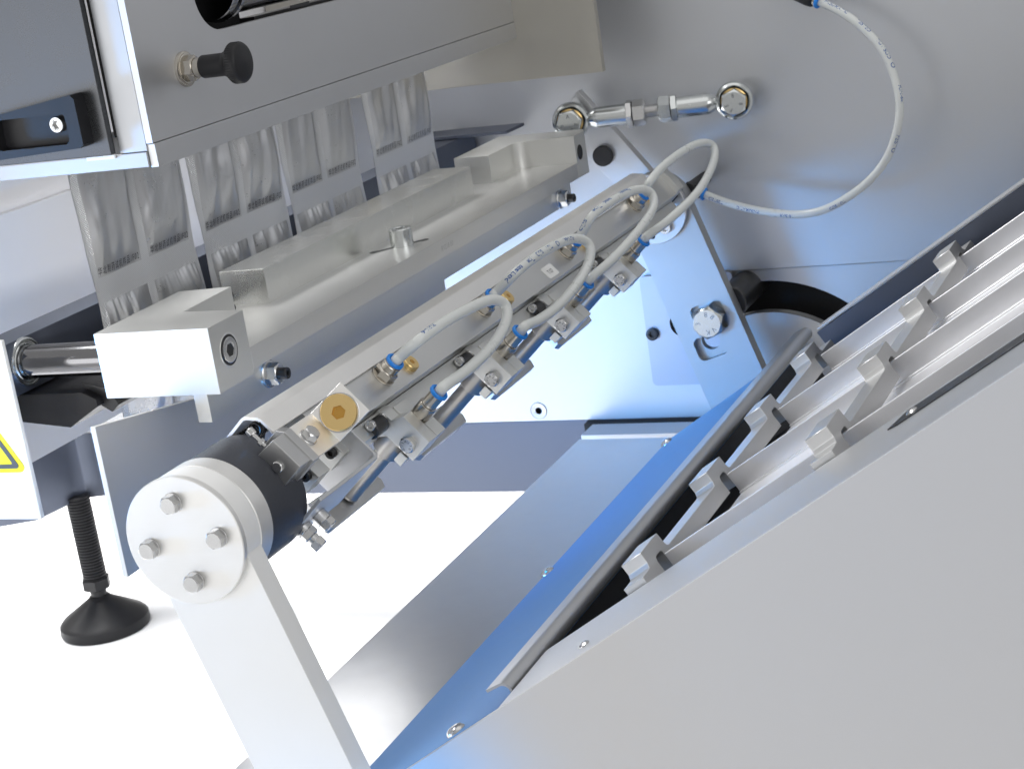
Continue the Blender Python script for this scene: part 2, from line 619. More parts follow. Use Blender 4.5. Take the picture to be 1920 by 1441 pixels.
def tri(cx, z0, half, hgt, r, n=6):
    A, B, C = Vector((cx - half, z0)), Vector((cx + half, z0)), Vector((cx, z0 + hgt))
    out = []
    for p, q, s_ in ((C, A, B), (A, B, C), (B, C, A)):
        d1, d2 = (p - q).normalized(), (s_ - q).normalized()
        ang = d1.angle(d2)
        cc = q + (d1 + d2).normalized() * (r / math.sin(ang / 2))
        a0 = math.atan2(*(((q + d1 * (r / math.tan(ang / 2))) - cc).yx))
        a1 = math.atan2(*(((q + d2 * (r / math.tan(ang / 2))) - cc).yx))
        while a1 < a0:
            a1 += 2 * math.pi
        out += [(cc.x + r * math.cos(a0 + (a1 - a0) * i / n), cc.y + r * math.sin(a0 + (a1 - a0) * i / n)) for i in range(n + 1)]
    return out


mb = MB()
mb.prism(WF, tri(-148, -67.5, 34, 58, 3), 'y', -16.35, -16.0)
build('label_sheet', mb, YELLOW, t)
mb = MB()
mb.holed(WF, tri(-148, -65.2, 29.8, 51, 1.6), [tri(-148, -63, 25.5, 44, 0.8)], 'y', -16.6, -16.3)
build('border_print', mb, SYMB, t)

# housing side walls seen behind the pouches
t = thing('inner_side_wall', 'pale grey inner side wall behind the hanging pouches', 'side wall', (-250, 300, -80))
mb = MB()
mb.box(WF, -256, -250, -10, 637, -120, 35.5, 0.5)
build('wall_sheet', mb, LILAC, t)
mb = MB()
mb.box(WF, -268, -262, -10, 637, 20, 240, 0.5)
build('upper_sheet', mb, LILAC, t)

t = thing('rod_support_rail', 'dark steel support rail with a bushing holding the guide rod', 'rail', (-130, 280, -33))
mb = MB()
mb.box(WF, -150, -128, 3.5, 632, -33, -4.6, 0.5)
build('rail_body', mb, DARKST, t)
mb = MB()
mb.lathe(axis_frame((-128, 18, -17.5), (1, 0, 0)), [(9.3, 0.3), (9.3, 1.6), (10.2, 1.7), (10.6, 1.2), (11.6, 1.2), (12, 1.8), (13, 1.5), (13.1, -0.5)], 48, cap=False)
build('rod_bushing', mb, ZINC, t)

t = thing('guide_rod', 'polished round guide rod entering the end of the sealing jaw', 'rod', (-100, 18, -26))
mb = MB()
mb.cyl(axis_frame((-150, 18, -17.5), (1, 0, 0)), 9.0, 0, 84, 56, 0.5)
build('shaft', mb, CHROME, t)

t = thing('lower_pouch_guide', 'black folded guide plate under the guide rod', 'guide plate', (-110, 20, -56))
mb = MB()
mb.prism(WF, [(-160, -34), (-92, -34), (-84, -38), (-84, -42), (-104, -53), (-160, -46)], 'y', 12, 420, 0.4)
build('guide_body', mb, BLACK, t)
mb = MB()
mb.prism(WF, [(-96, -30), (-80, -34), (-75, -43), (-80, -47), (-90, -41)], 'y', 18, 200, 0.4)
build('guide_lip', mb, BLACKOX, t)

t = thing('film_shroud_plate', 'dark slate grey shroud plate hanging between jaw and gripper bar', 'plate', (-41, 150, -111))
mb = MB()
mb.prism(WF, [(-50.6, -33), (38, -47), (60, -36), (352, -36), (352, -111), (-50.4, -111)], 'x', -43, -40, 0.35)
build('plate_sheet', mb, SHROUD, t)

# ------------------------------------------------------------------ upper housing
t = thing('upper_housing', 'grey upper machine housing with a rounded slot and bottom flange', 'housing', (-110, 300, 72))
slot = [(144, 132.8)] + [(300, 132.8), (500, 132.8), (500, 176)] + [(144, 176)] + circ(144, 154.4, 21.6, 20, 90, 270)[1:-1]
mb = MB()
mb.holed(WF, [(57.3, 85.3), (690, 85.3), (690, 235), (57.3, 235)], [slot], 'x', -53, -49)
build('front_plate', mb, SATIN, t)
mb = MB()
mb.box(WF, -70, -53.2, 57.3, 60, 81.5, 235, 0.3)
build('corner_upright', mb, FRAMEM, t)
mb = MB()
mb.box(WF, -53.4, -48.6, 58.2, 690, 72.6, 84.9, 0.4)
build('bottom_flange', mb, SATIN, t)
mb = MB()
mb.box(WF, -300, -53.6, 56.6, 59, 73.2, 81.2, 0.4)
build('front_sill', mb, FRAMEM, t)
mb = MB()
mb.box(WF, -72, -69.5, 58, 200, 90, 230)
build('slot_backing', mb, DARKIN, t, label='black sheet standing in for the unlit interior behind the slot')
mb = MB()
mb.box(WF, -71.5, -60, 200, 640, 90, 134)
build('slot_floor', mb, BLACKOX, t)
mb = MB()
mb.cyl(axis_frame((-58, 150, 156), (0, 1, 0)), 19, 0, 7, 48, 0.6)
mb.cyl(axis_frame((-58, 158, 156), (0, 1, 0)), 20.5, 0, 2.5, 48, 0.5)
mb.cyl(axis_frame((-58, 160.5, 156), (0, 1, 0)), 17.5, 0, 240, 48, 0.5)
build('film_roller', mb, CHROME, t)
mb = MB()
mb.box(WF, -49.9, -49.7, 226, 250, 134.2, 136.2)
build('slot_liner', mb, BLACKOX, t)

t = thing('access_door', 'dark brushed steel access door with a black recessed handle', 'door', (-120, 54, 82))
mb = MB()
mb.prism(WF, [(-260, 82), (-71.6, 82), (-71.6, 235), (-116, 235), (-127, 160), (-152, 142), (-260, 142)], 'y', 51.5, 56, 0.5)
build('door_leaf', mb, TINTED, t)
mb = MB()
mb.box(WF, -90, -72.4, 55, 56.3, 79.6, 81.4)
build('door_stop', mb, WHITEST, t)
h_ = thing
mb = MB()
outer = [(-141, 87), (-139, 86.2), (-83, 88.4), (-80.6, 90), (-80.8, 113.4), (-82.6, 115.6), (-84, 115.8), (-141, 108.5)]
inner = rrect(-135, -88.5, 91, 107, 3)
mb.holed(WF, outer, [inner], 'y', 42, 51.4)
mb.prism(WF, inner, 'y', 50.2, 51.3)
hd = build('handle', mb, BLACK, t)
mb = MB()
mb.socket(axis_frame((-98.5, 50, 101), (0, -1, 0)), 4.2, 3.2, 4.2, 2)
build('socket_screw', mb, INOX, hd)

t = thing('indexing_plunger', 'black knurled plunger knob with a nickel nut on the housing plate', 'knob', (-30, 99.6, 108))
fr = axis_frame((-49, 99.6, 117.3), (1, 0, 0))
mb = MB()
mb.lathe(fr, [(9.4, 0), (9.4, 1.6), (8.8, 2.0), (8.2, 2.0), (8.2, 2.6), (7.4, 2.8)], 40)
build('washer', mb, NICKEL, t)
mb = MB()
mb.hexhead(fr, 12, 2.8, 8, 20)
mb.cyl(fr, 5.2, 8, 15, 32, 0.3)
build('lock_nut', mb, NICKEL, t)
mb = MB()
mb.lathe(fr, [(4, 12), (5.9, 12), (6.1, 12.6), (6.1, 25), (7.5, 28), (9.6, 30), (10.4, 31), (10.4, 31.2)], 40)
build('sleeve', mb, BLACK, t)
mb = MB()
b = bmesh.new()
seg = 96
prof = [(9.6, 30.4, 0), (10.9, 31.2, 1), (10.9, 35.6, 1), (10.0, 36.8, 0), (8.5, 37.6, 0), (0.4, 38.2, 0)]
rings = []
for r, hh, kn in prof:
    rings.append([b.verts.new(fr((r - (0.35 if kn and i % 2 else 0)) * math.cos(2 * math.pi * i / seg), (r - (0.35 if kn and i % 2 else 0)) * math.sin(2 * math.pi * i / seg), hh)) for i in range(seg)])
for a, c in zip(rings, rings[1:]):
    for i in range(seg):
        b.faces.new((a[i], a[(i + 1) % seg], c[(i + 1) % seg], c[i]))
b.faces.new(rings[-1])
b.faces.new(rings[0][::-1])
bmesh.ops.recalc_face_normals(b, faces=b.faces)
mb.add(b)
build('knob_head', mb, BLACK, t)

t = thing('rear_cover_plate', 'beige grey rear cover plate behind the pouches at the housing end', 'plate', (-40, 560, 40.5))
mb = MB()
mb.box(WF, -260, 16.5, 560, 567, 40.6, 230, 0.5)
build('plate_sheet', mb, BEIGE, t)
mb = MB()
mb.box(WF, -190, -84, 596, 634, -4, -1.5, 0.3)
single('small_ledge', mb, DARKST, 'thin dark metal ledge projecting behind the last pouch', 'ledge')

# ------------------------------------------------------------------ sealing jaw
t = thing('sealing_jaw', 'long machined aluminium sealing jaw bar with a raised rear web', 'sealing jaw', (-34, 270, -49))
mb = MB()
mb.prism(WF, [(-41, 34.4), (0, 34.4), (0, 546), (-71, 557.9), (-71, 89), (-41, 89)], 'z', -31.7, -20.0, 0.35)
build('ledge', mb, LEDGE, t)
mb = MB()
mb.prism(WF, [(-68, 0), (0, 0), (0, 34.5), (-37.5, 38), (-39.6, 89.7), (-70.8, 85.8)], 'z', -34.2, 0, 0.4)
build('end_block', mb, ALU, t)
mb = MB()
mb.prism(WF, [(-71.5, 129.5), (-42, 129.5), (-42, 426), (-71.5, 428)], 'z', -20.3, 0, 0.35)
build('rear_web', mb, ALUMIR, t)
fil = [(-45.5 + 9 - 9 * math.cos(R(a)), 511.5 + 9 * math.sin(R(a))) for a in range(0, 86, 8)]
mb = MB()
mb.prism(WF, [(-73.6, 468), (-45.5, 467.5)] + fil + [(-4.6, 523.3), (0.2, 523.6), (0.2, 546.2), (-4, 556), (-22, 555.6), (-74.2, 558.2)], 'z', -31.5, 0, 0.3)
build('rear_block', mb, ALU, t)
mb = MB()
mb.lathe(axis_frame((0.3, 532, -13.5), (1, 0, 0)), [(6.2, 0.02), (6.2, 0.1), (5.8, 0.05), (5.6, -0.5)], 36, cap=False)
build('bore_rim', mb, ALU, t)
mb = MB()
mb.cyl(axis_frame((0.3, 532, -13.5), (1, 0, 0)), 5.6, -0.6, 0.08, 36, 0.02)
build('bore', mb, DARKIN, t)
mb = MB()
mb.prism(WF, [(-16, -31.0), (-8, -31.0), (-8, -48.6), (-16, -48.4)], 'y', 0.1, 524.5, 0.3)
build('blade_strip', mb, ALU, t)
# counterbored screw in the end block
fr = axis_frame((0, 15.4, -15.6), (1, 0, 0))
mb = MB()
mb.lathe(fr, [(8.9, 0.05), (8.6, 0.25), (8.1, 0.1), (7.9, -0.6)], 44, cap=False)
build('counterbore', mb, ALU, t)
mb = MB()
mb.socket(axis_frame((-2.4, 15.4, -15.6), (1, 0, 0)), 6.6, 3.2, 6.2, 2.9)
build('socket_screw', mb, INOX, t)
mb = MB()
mb.cyl(fr, 7.9, -0.5, 0.06, 44, 0.02)
build('counterbore_floor', mb, BLACKOX, t)
for y in (59.8, 499):
    fr = axis_frame((-8, y, -41.5), (1, 0, 0))
    mb = MB()
    mb.lathe(fr, [(7.6, 0), (7.6, 0.9), (7.2, 1.3), (6, 1.5)], 40)
    mb.hexhead(fr, 10.4, 1.3, 7.4, 12)
    n_ = build('flange_nut', mb, INOX, t)
    mb = MB()
    mb.socket(axis_frame((-2, y, -41.5), (1, 0, 0)), 3.2, 6, 2.4, 1.5)
    build('threaded_stud', mb, BLACKOX, n_)
mb = MB()
mb.prism(WF, circ(-14, 277, 4, 12, -90, 90) + circ(-34, 250, 4, 12, 90, 270), 'z', -20, -19.93)
build('slot_shadow_gap', mb, BLACKOX, t)  # flat dark sheet painted as the shade in the screw slot
mb = MB()
mb.socket(axis_frame((-22, 264, -20), (0, 0, 1)), 7.3, 11.5, 7, 5)
build('cap_screw', mb, ZINC, t)
mb = MB()
text_mb(mb, 'RV218 E0', 4.6, lambda x, y: Vector((0.06, 282 + x, -25.6 + y)))
build('engraved_number', mb, GREY_INK, t)
for z in (-5, -12):
    mb = MB()
    mb.socket(axis_frame((-42.5, 88.6, z), (0, 1, 0)), 2.4, 3, 2.2, 1)
    build('set_screw', mb, BLACKOX, t)

# ------------------------------------------------------------------ pouches
def pouch_x(k, y, z):
    """surface of pouch strip k: y 0..104 across, z height"""
    rnd = k * 17.3
    half = 0 if y < 53 else 1
    v = (y - half * 53) / 53                                  # 0..1 across one sachet
    edge = min(1, max(0, min(v, 1 - v) / 0.2))
    edge = edge * edge * (3 - 2 * edge)
    z += 5.5
    up = max(0, z - 20.5)                                     # above the cross seal
    dn = max(0, 6.0 - z)                                      # below it
    bulge = edge * (4.5 * (1 - math.exp(-up / 22)) + 4.0 * (1 - math.exp(-dn / 16)))
    lean = y * 0.9 - z * 0.16
    ple = noise.noise(Vector((lean * 0.11 + rnd, z * 0.006 + half * 9, k * 3.1)))
    ple2 = noise.noise(Vector((y * 0.34 + rnd, z * 0.012 + 4, k * 5.7 + half)))
    soft = noise.noise(Vector((y * 0.035 + rnd, z * 0.03, k * 2.2)))
    dent = noise.noise(Vector((y * 0.08 - z * 0.05, z * 0.06 + rnd, 3.3)))
    ramp = min(1, up / 26) + min(1, dn / 10)
    near = math.exp(-dn / 9) * min(1, dn / 1.5)               # short puckers just under the seal
    x = bulge + edge * (ramp * ((1.5, 2.3, 1.9, 2.6)[k] * ple + 1.4 * soft + 0.9 * max(0, dent)) + 0.8 * ple2 * near + 0.12 * ple2 * ramp)
    return -108 + x + 1.2 * soft


POW = 106


def edge_shift(k, y, z):
    u = y / POW
    return (u - 0.5) * (-3.5 * math.exp(-((z - 12) / 22.0) ** 2)) - 2.0 * math.sin(z * 0.03) * (1 if u < 0.5 else 0.3)


PY = [62, 175, 284, 409]
PL = ['pouch strip nearest the guide rod, its whole printed line in view',
      'second pouch strip from the guide rod, just past the white end block',
      'third pouch strip, above the bright cap screw of the jaw',
      'farthest pouch strip, beside the beige rear cover plate']
for k in range(4):
    t = thing('foil_pouch_strip', PL[k].replace('pouch strip', 'silver foil pouch strip', 1), 'foil pouch', (-92, PY[k] + POW / 2, -70), 'foil pouch strips hanging from the housing')
    b = bmesh.new()
    ny, nz = 120, 110
    z0, z1 = -75, 88
    g = [[b.verts.new(Vector((pouch_x(k, POW * i / ny, z0 + (z1 - z0) * j / nz), PY[k] + POW * i / ny + edge_shift(k, POW * i / ny, z0 + (z1 - z0) * j / nz), z0 + (z1 - z0) * j / nz))) for i in range(ny + 1)] for j in range(nz + 1)]
    for j in range(nz):
        for i in range(ny):
            b.faces.new((g[j][i], g[j][i + 1], g[j + 1][i + 1], g[j + 1][i]))
    mb = MB()
    mb.add(b)
    build('foil_web', mb, FOIL, t, smooth=80)

    def patch(y0, y1, za, zb, name, off=0.18):
        b = bmesh.new()
        n1, n2 = max(2, int((y1 - y0) / 1)), max(2, int((zb - za) / 1.5))
        gg = [[b.verts.new(Vector((pouch_x(k, y0 + (y1 - y0) * i / n1, za + (zb - za) * j / n2) + off, PY[k] + y0 + (y1 - y0) * i / n1 + edge_shift(k, y0 + (y1 - y0) * i / n1, za + (zb - za) * j / n2), za + (zb - za) * j / n2))) for i in range(n1 + 1)] for j in range(n2 + 1)]
        for j in range(n2):
            for i in range(n1):
                b.faces.new((gg[j][i], gg[j][i + 1], gg[j + 1][i + 1], gg[j + 1][i]))
        q = MB()
        q.add(b)
        build(name, q, KNURL, t, smooth=80)
    patch(0.5, POW - 0.5, 0, 14, 'cross_seal')
    patch(0.2, 5.0, -75, 88, 'edge_seal', 0.14)
    patch(POW - 5.0, POW - 0.2, -75, 88, 'edge_seal', 0.14)
    patch(49.5, 56.5, -75, 88, 'centre_seal', 0.14)
    for half in (0, 1):
        mb = MB()
        W_ = text_width('华北制药试机样品/F02', 5.4, 1.45)
        sc = 42 / W_

        def fn(x, y):
            yy = 4 + half * 53 + 22.5 + x * sc
            zz = 17.4 + y * 0.95
            return Vector((pouch_x(k, yy, zz) + 0.3, PY[k] + yy + edge_shift(k, yy, zz), zz))
        text_mb(mb, '华北制药试机样品/F02', 5.4, fn, sp=1.45)
        build('printed_text', mb, INKB, t)

# ------------------------------------------------------------------ swing arms and hubs
AX, AZ = 38.0, -69.0
adir = Vector((PV[0] - AX, 0, PV[1] - AZ)).normalized()
aper = Vector((-adir.z, 0, adir.x))                       # to the right
t = thing('near_swing_arm', 'white flat swing arm with a round hub disc held by four hex bolts', 'swing arm', (60, -95, -260))


def armprof(width, r, length, n=40):
    """rounded top of radius r blending into a straight bar of given width (2d: x, z)"""
    a = math.degrees(math.asin(width / 2 / r))
    pts = []
    for i in range(n + 1):
        th = R(-90 + a + (360 - 2 * a) * i / n)
        v = aper * (r * math.cos(th)) - adir * (r * math.sin(th))
        pts.append((AX + v.x, AZ + v.z))
    for sgn in (-1, 1):
        v = aper * (sgn * width / 2) + adir * length
        pts.append((AX + v.x, AZ + v.z))
    return pts


mb = MB()
mb.prism(WF, armprof(50, 29.6, 330), 'y', -104, -91.5, 0.5)
build('arm_bar', mb, WHITEALU, t)
mb = MB()
mb.cyl(axis_frame((AX, -91.6, AZ), (0, 1, 0)), 29.6, 0.1, 11.5, 96, 0.6)
build('hub_ring', mb, DISCM, t)
mb = MB()
mb.cyl(axis_frame((AX, -104, AZ), (0, -1, 0)), 30, 0.1, 3.6, 96, 0.4)
build('hub_disc', mb, DISCM, t)
for (x, z) in ((36.2, -50.6), (19.9, -72.0), (56.1, -66.8), (39.6, -87.6)):
    hexbolt(t, (x + 0.3, -107.6, z), (0, -1, 0), 7.6, 4.0, INOX, None, 4.6, random.uniform(0, 30))
mb = MB()
mb.cyl(axis_frame((AX, -80, AZ), (0, 1, 0)), 29.2, 0.1, 33, 96, 0.6)
mb.cyl(axis_frame((AX, -47, AZ), (0, 1, 0)), 20, -1, 3, 64, 0.6)
build('bearing_drum', mb, DRUM, t)

t = thing('far_swing_arm', 'broad far swing arm tinted blue with a pocketed hex bolt near its lower end', 'swing arm', (60, 585, -260))
mb = MB()
op = armprof(52, 27, 214)
pk1 = Vector((AX, 0, AZ)) + adir * 118
cs, sn = math.cos(R(17)), math.sin(R(17))


def rotpts(c, pts):
    return [(c[0] + cs * x - sn * y, c[1] + sn * x + cs * y) for x, y in pts]


pkA = rotpts((71, -159.5), rrect(-13.5, 13.5, -9.8, 14, 5))
pkB = rotpts((67.5, -178.3), rrect(-12.5, 12.5, -12, 6.8, 5))
mb.holed(WF, op, [pkA, pkB], 'y', 577, 583)
build('arm_bar', mb, ARMM, t)
mb = MB()
mb.holed(WF, op, [circ(67.2, -177.5, 7.4, 36)], 'y', 583.02, 590)
build('arm_backing', mb, ARMM, t)
up_ = [(4.3, -7.7), (34, -47.9), (30, -62), (12, -62), (0.3, -51.4), (-42, -2), (-20, 24)]
mb = MB()
mb.prism(WF, up_, 'y', 597, 607, 0.5)
build('upper_lever', mb, SATIN, t)
mb = MB()
mb.cyl(axis_frame((-5.3, 597, -28), (0, -1, 0)), 8, 0, 5, 40, 0.6)
build('rubber_buffer', mb, RUBBER, t)
mb = MB()
mb.cyl(axis_frame((AX - 1, 577, AZ), (0, -1, 0)), 27, 0.1, 5, 80, 0.5)
build('hub_disc', mb, SATIN, t)
mb = MB()
mb.socket(axis_frame((46.2, 572, -83.3), (0, -1, 0)), 4.6, 4, 4.4, 2.4)
build('socket_screw', mb, INOX, t)
mb = MB()
mb.cyl(axis_frame((34.4, 572, -89.7), (0, -1, 0)), 2.2, 0, 0.2, 24, 0.05)
build('dowel_hole', mb, DARKIN, t)
# pocketed bolt
hexbolt(t, (71, 583, -159.5), (0, -1, 0), 23, 17, ZINC, '88 VK 3 ', 0, 22, mm=MARK)
mb = MB()
mb.cyl(axis_frame((84, 590, -150), (0, 1, 0)), 13, 0, 90, 40, 0.8)
build('slot_roller', mb, BLACKOX, t)

# ------------------------------------------------------------------ adjusting link between jaw and wall
t = thing('adjusting_link', 'zinc plated adjusting link with two rod ends joined by a threaded stud', 'rod end link', (45, 575, -10))
LA, LB = Vector((-24, 585, 2.8)), Vector((99.5, 613, 2.6))
ld = (LB - LA).normalized()
ln = Vector((ld.y, -ld.x, 0)).normalized()
for side, (c, d) in enumerate(((LA, ld), (LB, -ld))):
    fr = axis_frame(c, ln)
    mb = MB()
    mb.lathe(fr, [(10.4, -5), (12.4, -6), (14, -4.6), (14.6, -2), (14.6, 2), (14, 4.6), (12.4, 6), (10.4, 5), (10.2, 0), (10.4, -5)], 56, cap=False)
    b_ = build('rod_end_eye', mb, ZINC, t)
    sf = axis_frame(c, d)
    mb = MB()
    mb.lathe(sf, [(4.2, 13.2), (5.8, 15.5), (7.4, 18.5), (8.2, 21), (8.2, 43), (7.6, 44)], 40)
    build('rod_end_shank', mb, ZINC, t)
    mb = MB()
    mb.lathe(fr, [(10.3, -4.6), (10.3, 4.4), (9.6, 5.0), (8.6, 5.2), (8.6, -4)], 48, cap=False)
    build('brass_liner', mb, BRASS, t)
    mb = MB()
    mb.lathe(fr, [(9, 2), (8.8, 5.6), (7.5, 7.0), (6, 7.2)], 40)
    build('ball_race', mb, BLACKOX, t)
    hexbolt(t, c + ln * 7, ln, 18, 8, ZINC, ('88 ', '8 8 FE ')[side] if side else 'A 88 8 ', 0, 8 + 14 * side, mm=MARK)
    mb = MB()
    mb.cyl(axis_frame(c, (0, 1, 0)), 8, 5.5, (40, 30)[side], 36, 0.4)
    build('spacer', mb, ZINC, t)
    mb = MB()
    mb.hexhead(axis_frame(c + d * 44, d), 19, 0, 4.5, 5)
    mb.hexhead(axis_frame(c + d * 49, d), 17.5, 0, 9.5, 25)
    build('lock_nut', mb, INOX if side == 0 else ZINC, t)
fr = axis_frame(LA + ld * 55, ld)
prof = []
hh = 0
while hh < 19:
    prof += [(4.7, hh), (5.4, hh + 0.6), (5.4, hh + 0.8), (4.7, hh + 1.4)]
    hh += 1.5
mb = MB()
mb.lathe(fr, prof, 32)
build('threaded_stud', mb, INOX, t)

# ------------------------------------------------------------------ gripper bar
t = thing('gripper_bar', 'long stainless gripper bar with bent cover, hose fittings and a large brass plug', 'gripper bar', TF(75, 260, -30))
th_ = 1.6
cov_o = [(49.6, -14), (49.6, 5.4), (56.4, 12.3), (66.2, 12.5)]
mb = MB()
mb.prism(TF, [(49.6, -14), (49.6, 5.2), (50.4, 7), (55.4, 11.8), (57.2, 12.7), (65.6, 12.7), (65.6, 11.2), (57.8, 11.2), (56.4, 10.6), (51.8, 6.2), (51.2, 4.8), (51.2, -14)], 'y', -43, 532, 0.15, 1)
build('bent_cover', mb, BRUSHY, t)
mb = MB()
mb.prism(TF, [(60, -8), (83.6, -8), (83.6, 10.6), (60, 10.6)], 'y', -12, 566, 0.5)
build('rail_bar', mb, RAILALU, t)
mb = MB()
mb.prism(TF, [(61, 9), (83, 9), (83, 14), (76, 15.6), (64, 15.6), (61, 14)], 'y', 556, 568, 0.8)
build('end_cap', mb, ALU, t)
mb = MB()
mb.box(TF, 66, 84, 568, 577, -14, 4, 0.5)
build('end_block', mb, BLACK, t)
# joggled strap with brass plug
yz = [(-38, 12.9), (-12.6, 12.9), (-11.6, 13.6), (-1.6, 31.6), (-2.9, 32.4), (-12.8, 14.7), (-13.6, 14.4), (-38, 14.4)]
mb = MB()
mb.prism(TF, yz, 'x', 68.5, 88, 0.15, 1)
build('clamp_strap', mb, BRUSHY, t)
pd = (TF.ey * -0.874 + TF.ez * 0.486).normalized()
fr = axis_frame(TF(78.2, -7.6, 22.6), pd, up=TF.ez)
mb = MB()
mb.lathe(fr, [(9.7, 0), (9.7, 0.9), (9.2, 1.1)], 64)
build('sealing_washer', mb, INOX, t)
mb = MB()
mb.lathe(fr, [(8.9, 0.8), (9.0, 1.2), (9.0, 2.6)], 64, cap=False)
mb.lathe(fr, [(9.0, 2.6), (8.6, 3.2)], 64, cap=False)
mb.holed(fr, circ(0, 0, 8.6, 64), [circ(0, 0, 3.5, 6)], 'z', 1.2, 3.2)
build('brass_plug', mb, BRASS, t)
mb = MB()
mb.cyl(fr, 3.55, 0.5, 1.3, 6, 0.02)
build('hex_recess', mb, mat('brass_recess_shade', (0.6, 0.33, 0.08), 1.0, 0.3), t)  # darker copy of the brass, shade of the recess put into its colour
hexbolt(t, TF(77.6, -29.5, 14.4), TF.ez, 7.2, 4.2, INOX, None, 4.6, 15)
FY = [65, 196.7, 336, 478]


def fitting(parent, fr, collar=False):
    mb = MB()
    if collar:
        mb.lathe(fr, [(4.7, -6), (5.0, -5.5), (5.0, 4.6), (4.7, 5.2), (4.2, 5.4)], 36)
        mb.cyl(fr, 4.1, 4, 13.2, 36, 0.3)
        mb.cyl(fr, 4.35, 5.4, 6.2, 36, 0.2)
        top = 13.2
    else:
        mb.lathe(fr, [(6.6, 0), (6.6, 0.7), (6.1, 0.9)], 36)
        mb.hexhead(fr, 10.6, 0.8, 5.8, 14)
        mb.cyl(fr, 4.9, 5.6, 9.6, 36, 0.4)
        mb.cyl(fr, 4.2, 9.4, 10.4, 36, 0.1)
        top = 10.3
    body = build('fitting_body', mb, NICKEL, parent)
    mb = MB()
    mb.lathe(fr, [(3.1, top), (4.6, top), (5.05, top + 0.5), (5.05, top + 1.7), (4.6, top + 2.2), (3.8, top + 2.1), (3.15, top + 1.4), (3.1, top)], 40, cap=False)
    build('release_ring', mb, BLUEPL, body)
    return top


for y in FY:
    fitting(t, TF.at(72.5, y, 10.6))
for y in (92, 228, 367, 509):
    fr = TF.at(75.5, y, 10.6)
    mb = MB()
    mb.lathe(fr, [(4.7, 0), (4.7, 2.4), (4.3, 2.8)], 40)
    mb.holed(fr, circ(0, 0, 4.3, 40), [circ(0, 0, 1.7, 6)], 'z', 2.7, 2.95)
    p_ = build('brass_plug', mb, BRASS, t)
    mb = MB()
    mb.cyl(fr, 1.7, 2.7, 2.84, 6, 0.02)
    build('hex_recess', mb, MATS['brass_recess_shade'], p_)
mb = MB()
mb.box(TF, 83.9, 93, 16, 560, -12, 1.6, 0.4)
build('carrier_bar', mb, ALU, t)
mb = MB()
mb.prism(TF, circ(77, 299.3, 1, 1)[:0] + rrect(72.6, 81.4, 291, 307.6, 1.6), 'z', 10.65, 10.95)
lb = build('number_label', mb, WHITEST, t)
mb = MB()
text_mb(mb, 'T107', 4.3, lambda x, y: TF(77.2 - y, 299 + x * 0.85, 11.0))
build('label_print', mb, INKB, lb)
# bracket end next to the hub
mb = MB()
mb.prism(TF, [(67.5, -2), (90, -2), (90.2, 22.6), (71.2, 22.8), (67.6, 20), (67.5, 6)], 'y', -52, -46, 0.4)
build('end_bracket', mb, BRUSHX, t)
mb = MB()
mb.prism(TF, [(70, 8.6), (88.6, 8.6), (88.6, 22), (71, 22)], 'y', -62, -51.8, 0.4)
build('clevis_block', mb, BRUSHX, t)
mb = MB()
mb.prism(TF, [(69.8, 0.4), (88.2, 0.4), (88.2, 8.4), (69.8, 8.4)], 'y', -64, -51.8, 0.4)
build('clevis_base', mb, DISCM, t)
mb = MB()
mb.cyl(axis_frame(TF(80.6, -62, 13.6), (0, -1, 0)), 2.7, 0, 1.3, 36, 0.4)
build('pivot_pin', mb, INOX, t)
mb = MB()
mb.prism(TF, [(62.6, -4), (65.4, -4), (69.2, 5), (69.2, 9), (64.6, 7)], 'y', -64, -58, 0.3)
build('white_shim', mb, WHITEALU, t)
mb = MB()
fr = axis_frame(TF(59.5, -58, 14.0), TF.ex)
mb.cyl(fr, 1.1, 0, 10, 20, 0.1)
mb.cyl(fr, 2.1, -1, 2.2, 24, 0.3)
mb.hexhead(fr, 3.4, 6.4, 8.4)
build('stop_screw', mb, INOX, t)
pts = [TF(57.5 + 3.4 * math.cos(i * 0.5), -40 + i * 0.24, 3.5 + 3.4 * math.sin(i * 0.5)) for i in range(220)]
mb = MB()
mb.tube(pts, 0.55, 8)
build('coil_spring', mb, BLACKOX, t)
pts = [TF(54.5 + 4.6 * math.cos(i * 0.5), -56 + i * 0.2, -12 + 4.6 * math.sin(i * 0.5)) for i in range(200)]
mb = MB()
mb.tube(pts, 0.7, 8)
build('coil_spring', mb, BLACKOX, t)
for (s_, y, n_) in ((87.0, -22, -7.8), (86, 2, -4.2)):
    mb = MB()
    mb.box(TF, s_ - 4, s_ + 5.5, y + 2, y + 14, n_ - 9, n_ + 4, 0.6)
    cl = build('shaft_clamp', mb, ALU, t)
    mb = MB()
    mb.socket(axis_frame(TF(s_, y + 2, n_), (0, -1, 0)), 2.9, 2.6, 2.4, 1.4)
    build('clamp_screw', mb, BLACKOX, cl)
# thin folded bracket and the stop bolts at the near end
mb = MB()
mb.prism(TF, [(83.7, 10), (101, 10), (102.6, 8.4), (102.6, -50), (104.4, -50), (104.4, 9.2), (102, 11.8), (83.7, 11.8)], 'z', -27, 8.4, 0.2, 1)
build('folded_bracket', mb, SATIN, t)
mb = MB()
fr = axis_frame(TF(103, -42, -16), TF.ex)
mb.cyl(fr, 4.6, 1.5, 4.2, 32, 0.2)
mb.hexhead(fr, 8, 4.4, 8)
mb.cyl(fr, 3.2, 8, 10.5, 24, 0.2)
mb.hexhead(fr, 7.2, 10.4, 14.4, 20)
build('stop_bolt', mb, INOX, t)
mb = MB()
fr = axis_frame(TF(103, -31, -12), TF.ex)
mb.cyl(fr, 4.2, 1.5, 6.5, 32, 0.2)
mb.hexhead(fr, 7.2, 6.6, 10.4, 12)
build('stop_bolt', mb, INOX, t)

